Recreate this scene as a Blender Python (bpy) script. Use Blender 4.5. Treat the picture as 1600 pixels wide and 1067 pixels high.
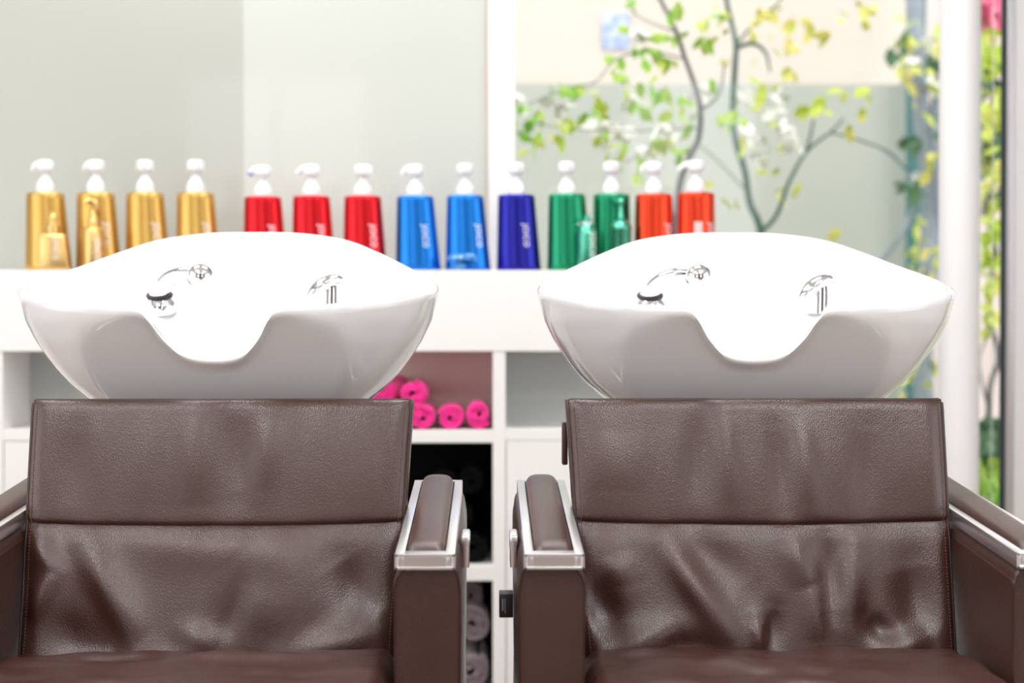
import bpy, bmesh, math, random
from mathutils import Vector, Matrix, noise
PI = math.pi
for o in list(bpy.data.objects): bpy.data.objects.remove(o)
S = bpy.context.scene
COL = S.collection
# ------------------------------------------------------------------ camera
EYE = Vector((0, 0, 0.95)); FPX = 2320.0
cd = bpy.data.cameras.new('camera'); cam = bpy.data.objects.new('camera', cd); COL.objects.link(cam)
cam.location = EYE
cam.rotation_euler = (math.radians(90-0.827), 0, math.radians(-0.864))
cd.sensor_width = 36; cd.lens = FPX*36/1600; cd.clip_start = .05
cd.dof.use_dof = True; cd.dof.focus_distance = 2.06; cd.dof.aperture_fstop = 3.1
S.camera = cam
CM = cam.rotation_euler.to_matrix()
def at(px, py, Y):
    """world point seen at photo position px,py on the plane at depth Y"""
    d = CM @ Vector(((px-800)/FPX, -(py-533.5)/FPX, -1))
    return EYE + d*(Y/d.y)
# ------------------------------------------------------------------ world, light, exposure
w = bpy.data.worlds.new('sky'); S.world = w; w.use_nodes = True
wn = w.node_tree.nodes['Background']; wn.inputs[0].default_value = (.97, .975, 1.0, 1); wn.inputs[1].default_value = 1.6
S.view_settings.view_transform = 'Standard'; S.view_settings.look = 'None'
S.view_settings.gamma = 1; S.view_settings.use_curve_mapping = False
S.view_settings.exposure = 0.58
def area(name, loc, rot, sx, sy, power, col=(1, 1, 1)):
    l = bpy.data.lights.new(name, 'AREA'); l.shape = 'RECTANGLE'; l.size = sx; l.size_y = sy
    l.energy = power; l.color = col
    o = bpy.data.objects.new(name, l); COL.objects.link(o); o.location = loc; o.rotation_euler = rot
    return o
ROOM = dict(x0=-2.6, x1=2.6, y0=-2.6, y1=3.75, h=2.9)
ADDED_LAMPS = [(-1.3, 2.75), (.2, 2.75), (-1.3, .9), (.9, .9), (-.9, -.4), (.9, -.4)]  # unseen lamps, added to light the interior from above
for (x, y) in ADDED_LAMPS:
    area('added_overhead_light', (x, y, ROOM['h']-.075), (0, 0, 0), .9, .6, (9 if y > 0 else 5), (.965, .985, 1))

# ------------------------------------------------------------------ materials
def mat(name, col, rough=.5, metal=0, coat=0, spec=.5, bump=None, var=None, trans=0, emit=None, sheen=0, sss=0, coat_rough=.03):
    m = bpy.data.materials.new(name); m.use_nodes = True
    nt = m.node_tree; b = nt.nodes['Principled BSDF']
    c = (*col, 1)
    b.inputs['Base Color'].default_value = c; b.inputs['Roughness'].default_value = rough
    b.inputs['Metallic'].default_value = metal; b.inputs['Coat Weight'].default_value = coat
    b.inputs['Coat Roughness'].default_value = coat_rough
    b.inputs['Specular IOR Level'].default_value = spec
    b.inputs['Transmission Weight'].default_value = trans
    b.inputs['Sheen Weight'].default_value = sheen
    tc = nt.nodes.new('ShaderNodeTexCoord')
    if var:                       # (scale, second colour, contrast)
        n = nt.nodes.new('ShaderNodeTexNoise'); n.inputs['Scale'].default_value = var[0]; n.inputs['Detail'].default_value = 5
        r = nt.nodes.new('ShaderNodeValToRGB'); r.color_ramp.elements[0].position = .5-var[2]; r.color_ramp.elements[1].position = .5+var[2]
        r.color_ramp.elements[0].color = c; r.color_ramp.elements[1].color = (*var[1], 1)
        nt.links.new(tc.outputs['Object'], n.inputs['Vector']); nt.links.new(n.outputs['Fac'], r.inputs[0]); nt.links.new(r.outputs[0], b.inputs['Base Color'])
    if bump:                      # (kind, scale, strength, distance)
        if bump[0] == 'voronoi':
            n = nt.nodes.new('ShaderNodeTexVoronoi'); out = n.outputs['Distance']
        else:
            n = nt.nodes.new('ShaderNodeTexNoise'); n.inputs['Detail'].default_value = 6; out = n.outputs['Fac']
        n.inputs['Scale'].default_value = bump[1]
        bp = nt.nodes.new('ShaderNodeBump'); bp.inputs['Strength'].default_value = bump[2]; bp.inputs['Distance'].default_value = bump[3]
        nt.links.new(tc.outputs['Object'], n.inputs['Vector']); nt.links.new(out, bp.inputs['Height']); nt.links.new(bp.outputs[0], b.inputs['Normal'])
    if emit:
        b.inputs['Emission Color'].default_value = (*emit[0], 1); b.inputs['Emission Strength'].default_value = emit[1]
    return m
M = {}
M['porcelain'] = mat('porcelain', (.83, .82, .81), .10, coat=.5, spec=.5)
M['chrome'] = mat('chrome', (.86, .86, .88), .06, 1)
M['brushed'] = mat('polished_aluminium', (.90, .895, .90), .30, 1)
M['rubber'] = mat('rubber', (.012, .012, .014), .4)
M['white_laminate'] = mat('white_laminate', (.86, .85, .83), .45)
M['grey_panel'] = mat('grey_panel', (.52, .54, .52), .5)
M['reflection_tinted_panel'] = mat('reflection_tinted_panel', (.86, .72, .64), .5)  # pinkish-brown reflection put into the base colour of this back panel
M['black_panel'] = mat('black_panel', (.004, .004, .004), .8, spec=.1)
M['white_paint'] = mat('white_paint', (.86, .85, .85), .5)
M['wall_side_paint'] = mat('pale_grey_paint', (.62, .61, .60), .6)
M['rear_paint'] = mat('dark_taupe_paint', (.17, .13, .115), .6)
M['ceiling'] = mat('ceiling_paint', (.85, .85, .84), .7)
M['floor'] = mat('floor_tile', (.30, .21, .165), .35, var=(2.0, (.34, .25, .20), .3))
M['glass_dim'] = mat('lacquered_glass_grey', (.455, .465, .42), .3, coat=.45, coat_rough=.03)
M['glass_pale'] = mat('lacquered_glass_pale', (.57, .59, .54), .3, coat=.45, coat_rough=.03)
M['aluminium'] = mat('aluminium_frame', (.60, .59, .60), .35, .6)
M['gasket'] = mat('dark_gasket', (.02, .035, .05), .5)
M['plastic_white'] = mat('white_plastic', (.88, .88, .90), .3)
M['plastic_lilac'] = mat('violet_plastic', (.12, .10, .62), .3)
M['logo'] = mat('white_print', (.85, .82, .86), .5)
M['label_pink'] = mat('pale_pink_print', (.90, .58, .55), .5)
def metal_plastic(name, c): return mat(name, c, .27, .9, coat=.15, coat_rough=.15, bump=('noise', 900, .04, .001))
M['gold'] = metal_plastic('gold_bottle', (.66, .40, .10))
M['gold2'] = metal_plastic('pale_gold', (.80, .54, .20))
M['red'] = metal_plastic('red_bottle', (.68, .012, .02))
M['blue'] = metal_plastic('blue_bottle', (.012, .20, .68))
M['indigo'] = metal_plastic('indigo_bottle', (.022, .022, .33))
M['green'] = metal_plastic('green_bottle', (.014, .28, .13))
M['mint'] = metal_plastic('mint_bottle', (.10, .50, .33))
M['orange'] = metal_plastic('orange_bottle', (.80, .060, .018))
M['blue_clear'] = mat('clear_blue_plastic', (.12, .45, .90), .15, trans=.4)
M['pink_towel'] = mat('pink_terry', (.88, .012, .27), .95, sheen=.3, bump=('noise', 380, .7, .003))
M['black_towel'] = mat('black_terry', (.003, .003, .0035), .95, spec=.1, bump=('noise', 380, .7, .003))
M['mauve_towel'] = mat('mauve_terry', (.19, .145, .16), .95, sheen=.3, bump=('noise', 320, .8, .004))
M['cream_wall'] = mat('cream_render', (.76, .665, .585), .9, var=(1.2, (.77, .70, .63), .3))
M['sage_wall'] = mat('sage_render', (.50, .54, .50), .9, var=(1.6, (.57, .58, .53), .3))
M['rose_wall'] = mat('rose_render', (.78, .66, .66), .9)
M['soil'] = mat('garden_soil', (.30, .30, .22), .95, var=(4, (.25, .36, .14), .2))
M['bark_grey'] = mat('grey_bark', (.16, .155, .17), .8)
M['bark_green'] = mat('green_bark', (.05, .13, .10), .7)
M['bark_blue'] = mat('bluish_bark', (.34, .37, .43), .8, var=(9, (.22, .27, .33), .2))
M['leaf'] = mat('yellow_green_leaf', (.52, .68, .05), .5, var=(3, (.80, .72, .20), .12))
M['leaf_deep'] = mat('green_leaf', (.22, .55, .04), .5, var=(3, (.55, .66, .07), .12))
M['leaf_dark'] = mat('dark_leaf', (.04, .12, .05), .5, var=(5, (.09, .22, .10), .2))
M['blossom'] = mat('pale_blossom', (.90, .89, .85), .6)
M['pink_blossom'] = mat('pink_blossom', (.85, .22, .38), .6)
M['sign_blue'] = mat('sign_blue', (.30, .42, .78), .5, var=(22, (.75, .80, .90), .15))
M['dark_post'] = mat('teal_post', (.05, .19, .19), .6)
M['lamp'] = mat('added_lamp_diffuser', (.9, .9, .9), .5, emit=((1, .985, .96), 4))  # glow of the added ceiling lights
M['switch_print'] = mat('grey_print', (.25, .25, .25), .5)
# leather
def leather(name, c, c2):
    m = mat(name, c, .36, spec=.75)
    nt = m.node_tree; b = nt.nodes['Principled BSDF']; tc = nt.nodes.new('ShaderNodeTexCoord')
    v = nt.nodes.new('ShaderNodeTexVoronoi'); v.inputs['Scale'].default_value = 620
    n = nt.nodes.new('ShaderNodeTexNoise'); n.inputs['Scale'].default_value = 420; n.inputs['Detail'].default_value = 3
    mp = nt.nodes.new('ShaderNodeMapping'); mp.inputs['Scale'].default_value = (1, 1, .6)
    mx = nt.nodes.new('ShaderNodeMath'); mx.operation = 'ADD'
    bp = nt.nodes.new('ShaderNodeBump'); bp.inputs['Strength'].default_value = .30; bp.inputs['Distance'].default_value = .0010
    nt.links.new(tc.outputs['Object'], mp.inputs[0])
    nt.links.new(mp.outputs[0], v.inputs['Vector']); nt.links.new(mp.outputs[0], n.inputs['Vector'])
    nt.links.new(v.outputs['Distance'], mx.inputs[0]); nt.links.new(n.outputs['Fac'], mx.inputs[1])
    nt.links.new(mx.outputs[0], bp.inputs['Height']); nt.links.new(bp.outputs[0], b.inputs['Normal'])
    n2 = nt.nodes.new('ShaderNodeTexNoise'); n2.inputs['Scale'].default_value = 9; n2.inputs['Detail'].default_value = 3
    r = nt.nodes.new('ShaderNodeValToRGB'); r.color_ramp.elements[0].position = .35; r.color_ramp.elements[1].position = .65
    r.color_ramp.elements[0].color = (*c, 1); r.color_ramp.elements[1].color = (*c2, 1)
    nt.links.new(tc.outputs['Object'], n2.inputs['Vector']); nt.links.new(n2.outputs['Fac'], r.inputs[0]); nt.links.new(r.outputs[0], b.inputs['Base Color'])
    rr = nt.nodes.new('ShaderNodeMapRange'); rr.inputs[3].default_value = .24; rr.inputs[4].default_value = .42
    nt.links.new(n2.outputs['Fac'], rr.inputs[0]); nt.links.new(rr.outputs[0], b.inputs['Roughness'])
    return m
M['leather'] = leather('brown_leather', (.048, .0150, .0095), (.055, .0200, .0145))
M['piping'] = mat('leather_piping', (.035, .015, .012), .4)
M['thread'] = mat('brown_thread', (.14, .07, .055), .7)
# clear glass: see-through with a faint mirror reflection
g = bpy.data.materials.new('clear_glass'); g.use_nodes = True; nt = g.node_tree; nt.nodes.clear()
out = nt.nodes.new('ShaderNodeOutputMaterial'); tr = nt.nodes.new('ShaderNodeBsdfTransparent'); gl = nt.nodes.new('ShaderNodeBsdfGlossy')
tr.inputs[0].default_value = (.985, .985, .98, 1)
gl.inputs['Roughness'].default_value = 0.0; mx = nt.nodes.new('ShaderNodeMixShader'); fr = nt.nodes.new('ShaderNodeFresnel'); fr.inputs[0].default_value = 1.45
nt.links.new(fr.outputs[0], mx.inputs[0]); nt.links.new(tr.outputs[0], mx.inputs[1]); nt.links.new(gl.outputs[0], mx.inputs[2]); nt.links.new(mx.outputs[0], out.inputs[0])
M['glass'] = g

# ------------------------------------------------------------------ helpers
def obj(name, bm, m, parent=None, smooth=True, ang=40, loc=None):
    me = bpy.data.meshes.new(name); bm.normal_update(); bm.to_mesh(me); bm.free()
    if smooth:
        for p in me.polygons: p.use_smooth = True
        me.set_sharp_from_angle(angle=math.radians(ang))
    me.materials.append(M[m] if isinstance(m, str) else m)
    o = bpy.data.objects.new(name, me); COL.objects.link(o)
    if parent: o.parent = parent
    if loc is not None: o.location = loc
    return o
def thing(name, label, cat, loc=(0, 0, 0), rz=0, group=None):
    o = bpy.data.objects.new(name, None); COL.objects.link(o); o.empty_display_size = .05
    o.location = loc; o.rotation_euler = (0, 0, rz); tag(o, label, cat, group); return o
def tag(o, label, cat, group=None):
    o['label'] = label; o['category'] = cat
    if group: o['group'] = group
    return o
def struct(name, bm, m, parent=None, **k):
    o = obj(name, bm, m, parent, **k)
    if not parent: o['kind'] = 'structure'
    return o
def copy_tree(o, parent=None):
    c = o.copy(); COL.objects.link(c)
    if parent: c.parent = parent
    for ch in list(o.children): copy_tree(ch, c)
    return c
def box(bm, x0, x1, y0, y1, z0, z1, bev=0, seg=2):
    r = bmesh.ops.create_cube(bm, size=1); vs = r['verts']
    for v in vs:
        v.co = Vector((x0+(v.co.x+.5)*(x1-x0), y0+(v.co.y+.5)*(y1-y0), z0+(v.co.z+.5)*(z1-z0)))
    if bev:
        es = list({e for v in vs for e in v.link_edges})
        bmesh.ops.bevel(bm, geom=es, offset=bev, segments=seg, profile=.5, affect='EDGES')
    return bm
def BX(*a, **k): return box(bmesh.new(), *a, **k)
def rings(bm, R, close=True, cap0=False, cap1=False):
    L = [[bm.verts.new(p) for p in r] for r in R]
    n = len(L[0])
    for a, b in zip(L, L[1:]):
        for i in range(n if close else n-1):
            j = (i+1) % n
            bm.faces.new((a[i], a[j], b[j], b[i]))
    if cap0: bm.faces.new(list(reversed(L[0])))
    if cap1: bm.faces.new(L[-1])
    return L
def lathe(bm, prof, n=28, c=(0, 0, 0)):
    R = [[(c[0]+r*math.cos(2*PI*i/n), c[1]+r*math.sin(2*PI*i/n), c[2]+z) for i in range(n)] for r, z in prof]
    rings(bm, R, cap0=prof[0][0] > 1e-5, cap1=prof[-1][0] > 1e-5)
    bmesh.ops.remove_doubles(bm, verts=bm.verts, dist=1e-6); return bm
def catmull(P, k=8, closed=False):
    P = [Vector(p) for p in P]; n = len(P); out = []
    for i in range(n if closed else n-1):
        if closed: a, b, c, d = P[i-1], P[i], P[(i+1) % n], P[(i+2) % n]
        else: a, b, c, d = P[max(i-1, 0)], P[i], P[i+1], P[min(i+2, n-1)]
        for j in range(k):
            t = j/k
            out.append(.5*((2*b)+(c-a)*t+(2*a-5*b+4*c-d)*t*t+(3*b-a-3*c+d)*t**3))
    if not closed: out.append(P[-1])
    return out
def tube(bm, pts, rad, n=10, cap=True, flat=1.0):
    pts = [Vector(p) for p in pts]; up = Vector((0, 0, 1)); R = []
    if abs((pts[-1]-pts[0]).normalized().z) > .9: up = Vector((0, 1, 0))
    for i, p in enumerate(pts):
        t = (pts[min(i+1, len(pts)-1)]-pts[max(i-1, 0)]).normalized()
        s = t.cross(up).normalized(); u = s.cross(t).normalized(); up = u
        r = rad[i] if isinstance(rad, (list, tuple)) else rad
        R.append([p+s*r*math.cos(2*PI*k/n)+u*r*flat*math.sin(2*PI*k/n) for k in range(n)])
    rings(bm, R, cap0=cap, cap1=cap); return bm
def interp(tab, x):
    if x <= tab[0][0]: return tab[0][1]
    for (a, b), (c, d) in zip(tab, tab[1:]):
        if x <= c:
            t = (x-a)/(c-a); return b+(d-b)*t
    return tab[-1][1]
def sstep(a, b, x):
    t = min(1, max(0, (x-a)/(b-a))); return t*t*(3-2*t)

# ================================================================== ROOM
X0, X1, Y0, Y1, H = ROOM['x0'], ROOM['x1'], ROOM['y0'], ROOM['y1'], ROOM['h']
struct('floor', BX(X0-.1, X1+.1, Y0-.1, Y1+.1, -.1, 0), 'floor', smooth=False)
struct('ceiling', BX(X0-.1, X1+.1, Y0-.1, Y1+.1, H, H+.1), 'ceiling', smooth=False)
b = BX(X0-.1, X0, Y0, Y1, 0, .35); box(b, X0-.1, X0, Y0, Y1, 2.6, H); box(b, X0-.1, X0, Y0, -.6, .35, 2.6); box(b, X0-.1, X0, 2.3, Y1, .35, 2.6)
struct('wall_left', b, 'wall_side_paint', smooth=False)
b = bmesh.new()
for y in (-.6, .82, 2.24): box(b, X0-.08, X0-.02, y, y+.06, .35, 2.6)
box(b, X0-.08, X0-.02, -.6, 2.3, .35, .41); box(b, X0-.08, X0-.02, -.6, 2.3, 2.54, 2.6)
struct('added_window_left', b, 'aluminium', smooth=False)  # unseen window, added for side light on the basins
# right side: wall with a wide daylight window, low parapet
b = BX(X1, X1+.1, Y0, Y1, 0, .35); box(b, X1, X1+.1, Y0, Y1, 2.6, H); box(b, X1, X1+.1, Y0, -.6, .35, 2.6); box(b, X1, X1+.1, 2.1, Y1, .35, 2.6)
struct('wall_right', b, 'wall_side_paint', smooth=False)
b = bmesh.new()
for y in (-.6, .72, 2.04): box(b, X1+.02, X1+.08, y, y+.06, .35, 2.6)
box(b, X1+.02, X1+.08, -.6, 2.1, .35, .41); box(b, X1+.02, X1+.08, -.6, 2.1, 2.54, 2.6)
struct('window_3', b, 'aluminium', smooth=False)
# unseen rear wall, dark and with windows split for vertical highlight stripes
b = BX(X0, X1, Y0-.1, Y0, 0, .7); box(b, X0, X1, Y0-.1, Y0, 2.6, H)
for a, c in ((X0, -2.1), (-.8, .9), (1.9, X1)): box(b, a, c, Y0-.1, Y0, .7, 2.6)
struct('wall_rear', b, 'rear_paint', smooth=False)
b = bmesh.new()
for x in (-2.1, -1.48, -.86, .9, 1.84): box(b, x, x+.06, Y0-.08, Y0-.02, .7, 2.6)
struct('unseen_rear_window', b, 'aluminium', smooth=False)
# far wall: two lacquered glass panels, white post, clear glazing
xp0 = at(763, 300, 3.72).x; xp1 = at(805, 300, 3.72).x; xsp = at(381, 200, Y1).x
b = BX(X0, xp0, Y1+.02, Y1+.12, 0, H); struct('wall_front', b, 'white_paint', smooth=False)
struct('wall_panel_grey', BX(X0, xsp, Y1, Y1+.02, 1.0, H), 'glass_dim', smooth=False)
struct('wall_panel_pale', BX(xsp, xp0-.006, Y1, Y1+.02, 1.0, H), 'glass_pale', smooth=False)
struct('trim_1', BX(xp0-.006, xp0, Y1-.003, Y1+.02, 1.0, H, bev=.001), mat('beige_seal', (.60, .53, .42), .5), smooth=False)
struct('trim_2', BX(xp0, xp1, Y1-.03, Y1+.12, 0, H, bev=.003), 'white_paint')
xg1 = at(1566, 300, Y1).x
wnd = struct('window_1', BX(xp1, xg1, Y1+.04, Y1+.10, 0, .06), 'aluminium', smooth=False)
box_b = BX(xp1, xg1, Y1+.04, Y1+.10, 2.84, H); o = struct('window_head', box_b, 'aluminium', wnd, smooth=False)
o = struct('window_pane', BX(xp1, xg1, Y1+.065, Y1+.073, .06, 2.84), 'glass', wnd, smooth=False)
xg2 = at(1571, 300, Y1).x; xg3 = at(1584, 300, Y1).x
w2 = struct('window_2', BX(xg2, xg3, Y1-.01, Y1+.015, 0, H, bev=.002), 'aluminium')
struct('window_gasket', BX(xg1, xg2, Y1+.0, Y1+.015, 0, H), 'gasket', w2, smooth=False)
struct('window_jamb', BX(xg3, xg3+.10, Y1-.01, Y1+.015, 0, H, bev=.002), 'white_paint', w2)
struct('window_side_pane', BX(xg3+.10, X1, Y1+.06, Y1+.07, 0, H), 'glass', w2, smooth=False)
# round white column
cx = (at(1468, 300, 3.62).x+at(1530, 300, 3.62).x)/2; cr = (at(1530, 300, 3.62).x-at(1468, 300, 3.62).x)/2
struct('trim_3', lathe(bmesh.new(), [(cr, 0), (cr, H)], 48, (cx, 3.62, 0)), 'white_paint')
# unseen ceiling lights, added to brighten the room
for i, (x, y) in enumerate(ADDED_LAMPS):
    t = thing('added_ceiling_light', 'unseen flat rectangular white ceiling light added to brighten the room', 'ceiling light', (x, y, H-.07), 0, 'added ceiling lights above the room')
    b = bmesh.new()
    for a in ((-.48, -.45, -.33, .33), (.45, .48, -.33, .33), (-.45, .45, -.33, -.30), (-.45, .45, .30, .33)): box(b, a[0], a[1], a[2], a[3], 0, .07)
    obj('frame', b, 'white_paint', t, smooth=False)
    obj('diffuser', BX(-.45, .45, -.30, .30, .01, .03), 'lamp', t, smooth=False)

# ================================================================== SHELF UNIT
CT = at(700, 422, 3.40).z            # counter top height
YF, YB = 3.40, 3.735
def zz(py, Y=YF): return at(700, py, Y).z
def xx(px, Y=YF): return at(px, 600, Y).x
unit = thing('shelf_unit', 'long white open shelving unit with a thick counter top carrying the coloured pump bottles', 'shelf unit', (0, YF, 0))
def part(name, bm, m, **k):
    bmesh.ops.translate(bm, verts=bm.verts, vec=(0, -YF, 0)); return obj(name, bm, m, unit, **k)
zf = zz(549); xr = xx(1185); xl = -2.55
part('counter_top', BX(xl, xr, YF, YB, zf, CT, bev=.0015), 'white_laminate', smooth=False)
divs = [(xx(-392), xx(-372)), (xx(-14), xx(4)), (xx(384), xx(404)), (xx(770), xx(790)), (xx(1167), xr)]
for a, c in divs: part('divider', BX(a, c, YF+.002, YB, .06, zf, bev=.001), 'white_laminate', smooth=False)
part('plinth', BX(xl, xr, YF+.04, YB, 0, .06), 'white_laminate', smooth=False)
z1, z2 = zz(672), zz(692); z3, z4 = zz(885), zz(908)
bx0, bx1 = divs[2][1], divs[3][0]
part('shelf_board', BX(bx0, bx1, YF+.003, YB, z2, z1, bev=.001), 'white_laminate', smooth=False)
part('shelf_board', BX(bx0, bx1, YF+.003, YB, z4, z3, bev=.001), 'white_laminate', smooth=False)
part('shelf_board', BX(bx0, bx1, YF+.003, YB, .06, .08, bev=.001), 'white_laminate', smooth=False)
ybk = YF+.215
part('back_panel', BX(bx0, bx1, ybk, YB, z1, zf), 'reflection_tinted_panel', smooth=False)['label'] = 'back panel behind the pink towels, a pinkish-brown reflection in its colour'
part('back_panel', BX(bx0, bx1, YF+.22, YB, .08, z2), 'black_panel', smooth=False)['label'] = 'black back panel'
for (a, c) in ((xl, divs[0][0]), (divs[0][1], divs[1][0]), (divs[1][1], divs[2][0]), (divs[3][1], divs[4][0])):
    part('shelf_board', BX(a, c, YF+.003, YB, zz(688), zz(671), bev=.001), 'white_laminate', smooth=False)
    part('back_panel', BX(a, c, YF+.20, YB, zz(671), zf), 'grey_panel', smooth=False)
    part('door', BX(a+.002, c-.002, YF+.001, YF+.02, .065, zz(688)-.002, bev=.001), 'white_laminate', smooth=False)

# ---- towels
def towel_mesh(R, L, seed, turns=2.6, n=90):
    rnd = random.Random(seed); th = R/(turns+.35)*.93; pitch = (R-.07*R-th)/turns
    ph = rnd.uniform(0, 2*PI); inner, outer = [], []
    for i in range(n+1):
        a = turns*2*PI*i/n; r = .05*R+pitch*a/(2*PI)
        wob = 1+.05*math.sin(2*a+ph)
        outer.append(((r+th)*wob*math.cos(a+ph), (r+th)*wob*math.sin(a+ph))); inner.append((r*wob*math.cos(a+ph), r*wob*math.sin(a+ph)))
    prof = outer+inner[::-1]
    bm = bmesh.new(); ys = [0, .004, .012]+[L*k/8 for k in range(1, 8)]+[L-.012, L-.004, L]
    cxs = [(outer[i][0]+inner[i][0])/2 for i in range(n+1)]; cys = [(outer[i][1]+inner[i][1])/2 for i in range(n+1)]
    R_ = []
    for y in ys:
        sh = 1 if .006 < y < L-.006 else (.62 if y in (0, L) else .9)
        ring = []
        for k, (x, z) in enumerate(prof):
            i = k if k <= n else 2*n+1-k
            px_, pz_ = cxs[i]+(x-cxs[i])*sh, cys[i]+(z-cys[i])*sh
            nn = noise.noise(Vector((px_*40, y*25, pz_*40+seed)))*.0022
            ring.append((px_*(1+nn*12), y+(noise.noise(Vector((px_*60, 3, pz_*60+seed)))*.006 if y < .02 else 0), pz_*(1+nn*12)))
        R_.append(ring)
    L_ = rings(bm, R_)
    for rr, flip in ((L_[0], False), (L_[-1], True)):
        for i in range(n):
            f = (rr[i], rr[i+1], rr[2*n-i], rr[2*n+1-i])
            bm.faces.new(f if flip else f[::-1])
    bmesh.ops.recalc_face_normals(bm, faces=bm.faces)
    zmin = min(v.co.z for v in bm.verts)
    return bm, zmin
def towel(mt, px, base, R, label, cat, group, seed, yoff=.03, L=.155, rz=0, X=None):
    bm, zm = towel_mesh(R, L, seed)
    o = obj('rolled_towel', bm, mt, loc=((xx(px, YF+yoff) if X is None else X), YF+yoff, base-zm), ang=60)
    o.rotation_euler.z = rz
    return tag(o, label, cat, group)
PG, KG, MG = 'rolled pink towels on the upper shelf', 'rolled black towels on the middle shelf', 'rolled mauve towels on the lower shelf'
R = .0335
for px, lab in ((747.5, 'bright pink rolled towel at the right end of the bottom row, against the white divider'), (704, 'bright pink rolled towel on the shelf, second from the white divider'),
                (660.5, 'bright pink rolled towel in the bottom row, beside the left chair back')):
    towel('pink_towel', px, z1+.0005, R, lab, 'towel', PG, int(px), .012+.002*(px % 5))
towel('pink_towel', 645, z1+.052, R*1.05, 'bright pink rolled towel lying on top of the bottom row, its end facing out', 'towel', PG, 5, .02)
towel('pink_towel', 594, z1+.056, R*1.1, 'bright pink rolled towel on top of the pile, half hidden by the left basin', 'towel', PG, 9, .04, rz=-.25)
for k, px in enumerate((624,)):
    towel('pink_towel', px, z1+.0005, R, 'bright pink rolled towel in the bottom row, nearly all hidden behind the left chair back', 'towel', PG, 30+k, .03)
for k, (px, dz, lab) in enumerate(((738, 0, 'black rolled towel in the bottom row beside the white divider'), (694, 0, 'black rolled towel in the bottom row, behind the chrome arm frame'),
        (652, 0, 'black rolled towel in the bottom row, next to the left chair back'), (716, .078, 'black rolled towel in the second row up, right one'),
        (672, .078, 'black rolled towel in the second row up, left one'), (736, .155, 'black rolled towel on top of the pile, right one'), (694, .155, 'black rolled towel on top of the pile, left one'))):
    towel('black_towel', px, z3+.001+dz, .038*(.9 if dz else 1), lab, 'towel', KG, 50+k, .04+.01*(k % 2))
zb = .0805
for k, (px, pc, lab) in enumerate(((743, 933, 'mauve grey rolled towel at the very top of the stack under the shelf board'), (747, 977, 'mauve grey rolled towel with a clear spiral end, second from the top'),
        (742, 1050, 'mauve grey rolled towel low in the stack at the bottom edge of the picture'))):
    Rm = (.034, .045, .049)[k]
    yo = (.10, .035, .03)[k]
    c = at(px, pc, YF+yo)
    bm, zm = towel_mesh(Rm, (.10, .17, .17)[k], 80+k, turns=3)
    o = obj('rolled_towel', bm, 'mauve_towel', loc=(c.x-.013, YF+yo, c.z), ang=60); tag(o, lab, 'towel', MG)

# ================================================================== BOTTLES
def text_mesh(body, size):
    cu = bpy.data.curves.new('lettering', 'FONT'); cu.body = body; cu.size = size; cu.align_x = 'CENTER'; cu.align_y = 'CENTER'; cu.resolution_u = 3; cu.space_character = 1.12
    cu.offset = size*.012
    to = bpy.data.objects.new('lettering', cu); COL.objects.link(to)
    bpy.context.view_layer.update()
    me = bpy.data.meshes.new_from_object(to.evaluated_get(bpy.context.evaluated_depsgraph_get()))
    bm = bmesh.new(); bm.from_mesh(me); bpy.data.objects.remove(to); bpy.data.meshes.remove(me); bpy.data.curves.remove(cu)
    bmesh.ops.triangulate(bm, faces=bm.faces)
    return bm
BH = .1795
def half_w(h, flare): # left and right half width at height fraction h
    return -.0430-.003*(1-h), .0430+flare*(1-h)**1.0
def bsec(h, flare, d0=.031, d1=.037):
    l, r = half_w(h, flare); return (l+r)/2, (r-l)/2, d1+(d0-d1)*h
def bottle_body(flare):
    bm = bmesh.new(); R = []; n = 48
    prof = [(0, .93), (.004, .98), (.012, 1)]+[(k/12, 1) for k in range(1, 12)]+[(.975, 1), (.988, .985), (.996, .95), (1, .88)]
    for h, s in prof:
        c, a, d = bsec(h, flare)
        ring = []
        for i in range(n):
            t = 2*PI*i/n; co, si = math.cos(t), math.sin(t); e = 2/2.3
            ring.append((c+(a-.0)*s*math.copysign(abs(co)**e, co), d*s*math.copysign(abs(si)**e, si), h*BH))
        R.append(ring)
    rings(bm, R, cap0=True, cap1=True); return bm
def logo_bm(flare, lx=.55, body='JOICO', zc=.46, size=.0175, out=.0006):
    bm = text_mesh(body, size)
    for _ in range(1): bmesh.ops.subdivide_edges(bm, edges=bm.edges, cuts=2, use_grid_fill=True)
    for v in bm.verts:
        tx, ty = v.co.x, v.co.y          # rotated clockwise: text runs downwards
        h = zc-tx/BH
        c, a, d = bsec(h, flare); x = a*lx+ty; u = min(.97, abs(x/a))
        y = -d*(1-u**2.3)**(1/2.3)-out
        v.co = Vector((c+x, y, h*BH))
    bmesh.ops.recalc_face_normals(bm, faces=bm.faces)
    return bm
def head_bm(spout):
    bm = bmesh.new()
    R = []; n = 24     # rounded cap
    for z, s in ((-.003, .70), (-.001, .93), (.003, 1), (.015, 1), (.0205, .93), (.0235, .7)):
        R.append([(.0205*s*math.cos(2*PI*i/n), .0200*s*math.sin(2*PI*i/n), .052+z) for i in range(n)])
    rings(bm, R, cap0=True, cap1=True)
    pts = catmull([(-.006, 0, .066), (-.018, 0, .066), (-.018-spout*.5, 0, .063), (-.018-spout, 0, .056), (-.0185-spout, 0, .051)], 4)
    tube(bm, pts, [.009-.0042*k/(len(pts)-1) for k in range(len(pts))], 12)
    return bm
PROTO = {}
def bottle_parts(col, flare, lx, spout):
    return flare, lx, spout
BC = 'shampoo bottle'
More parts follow.
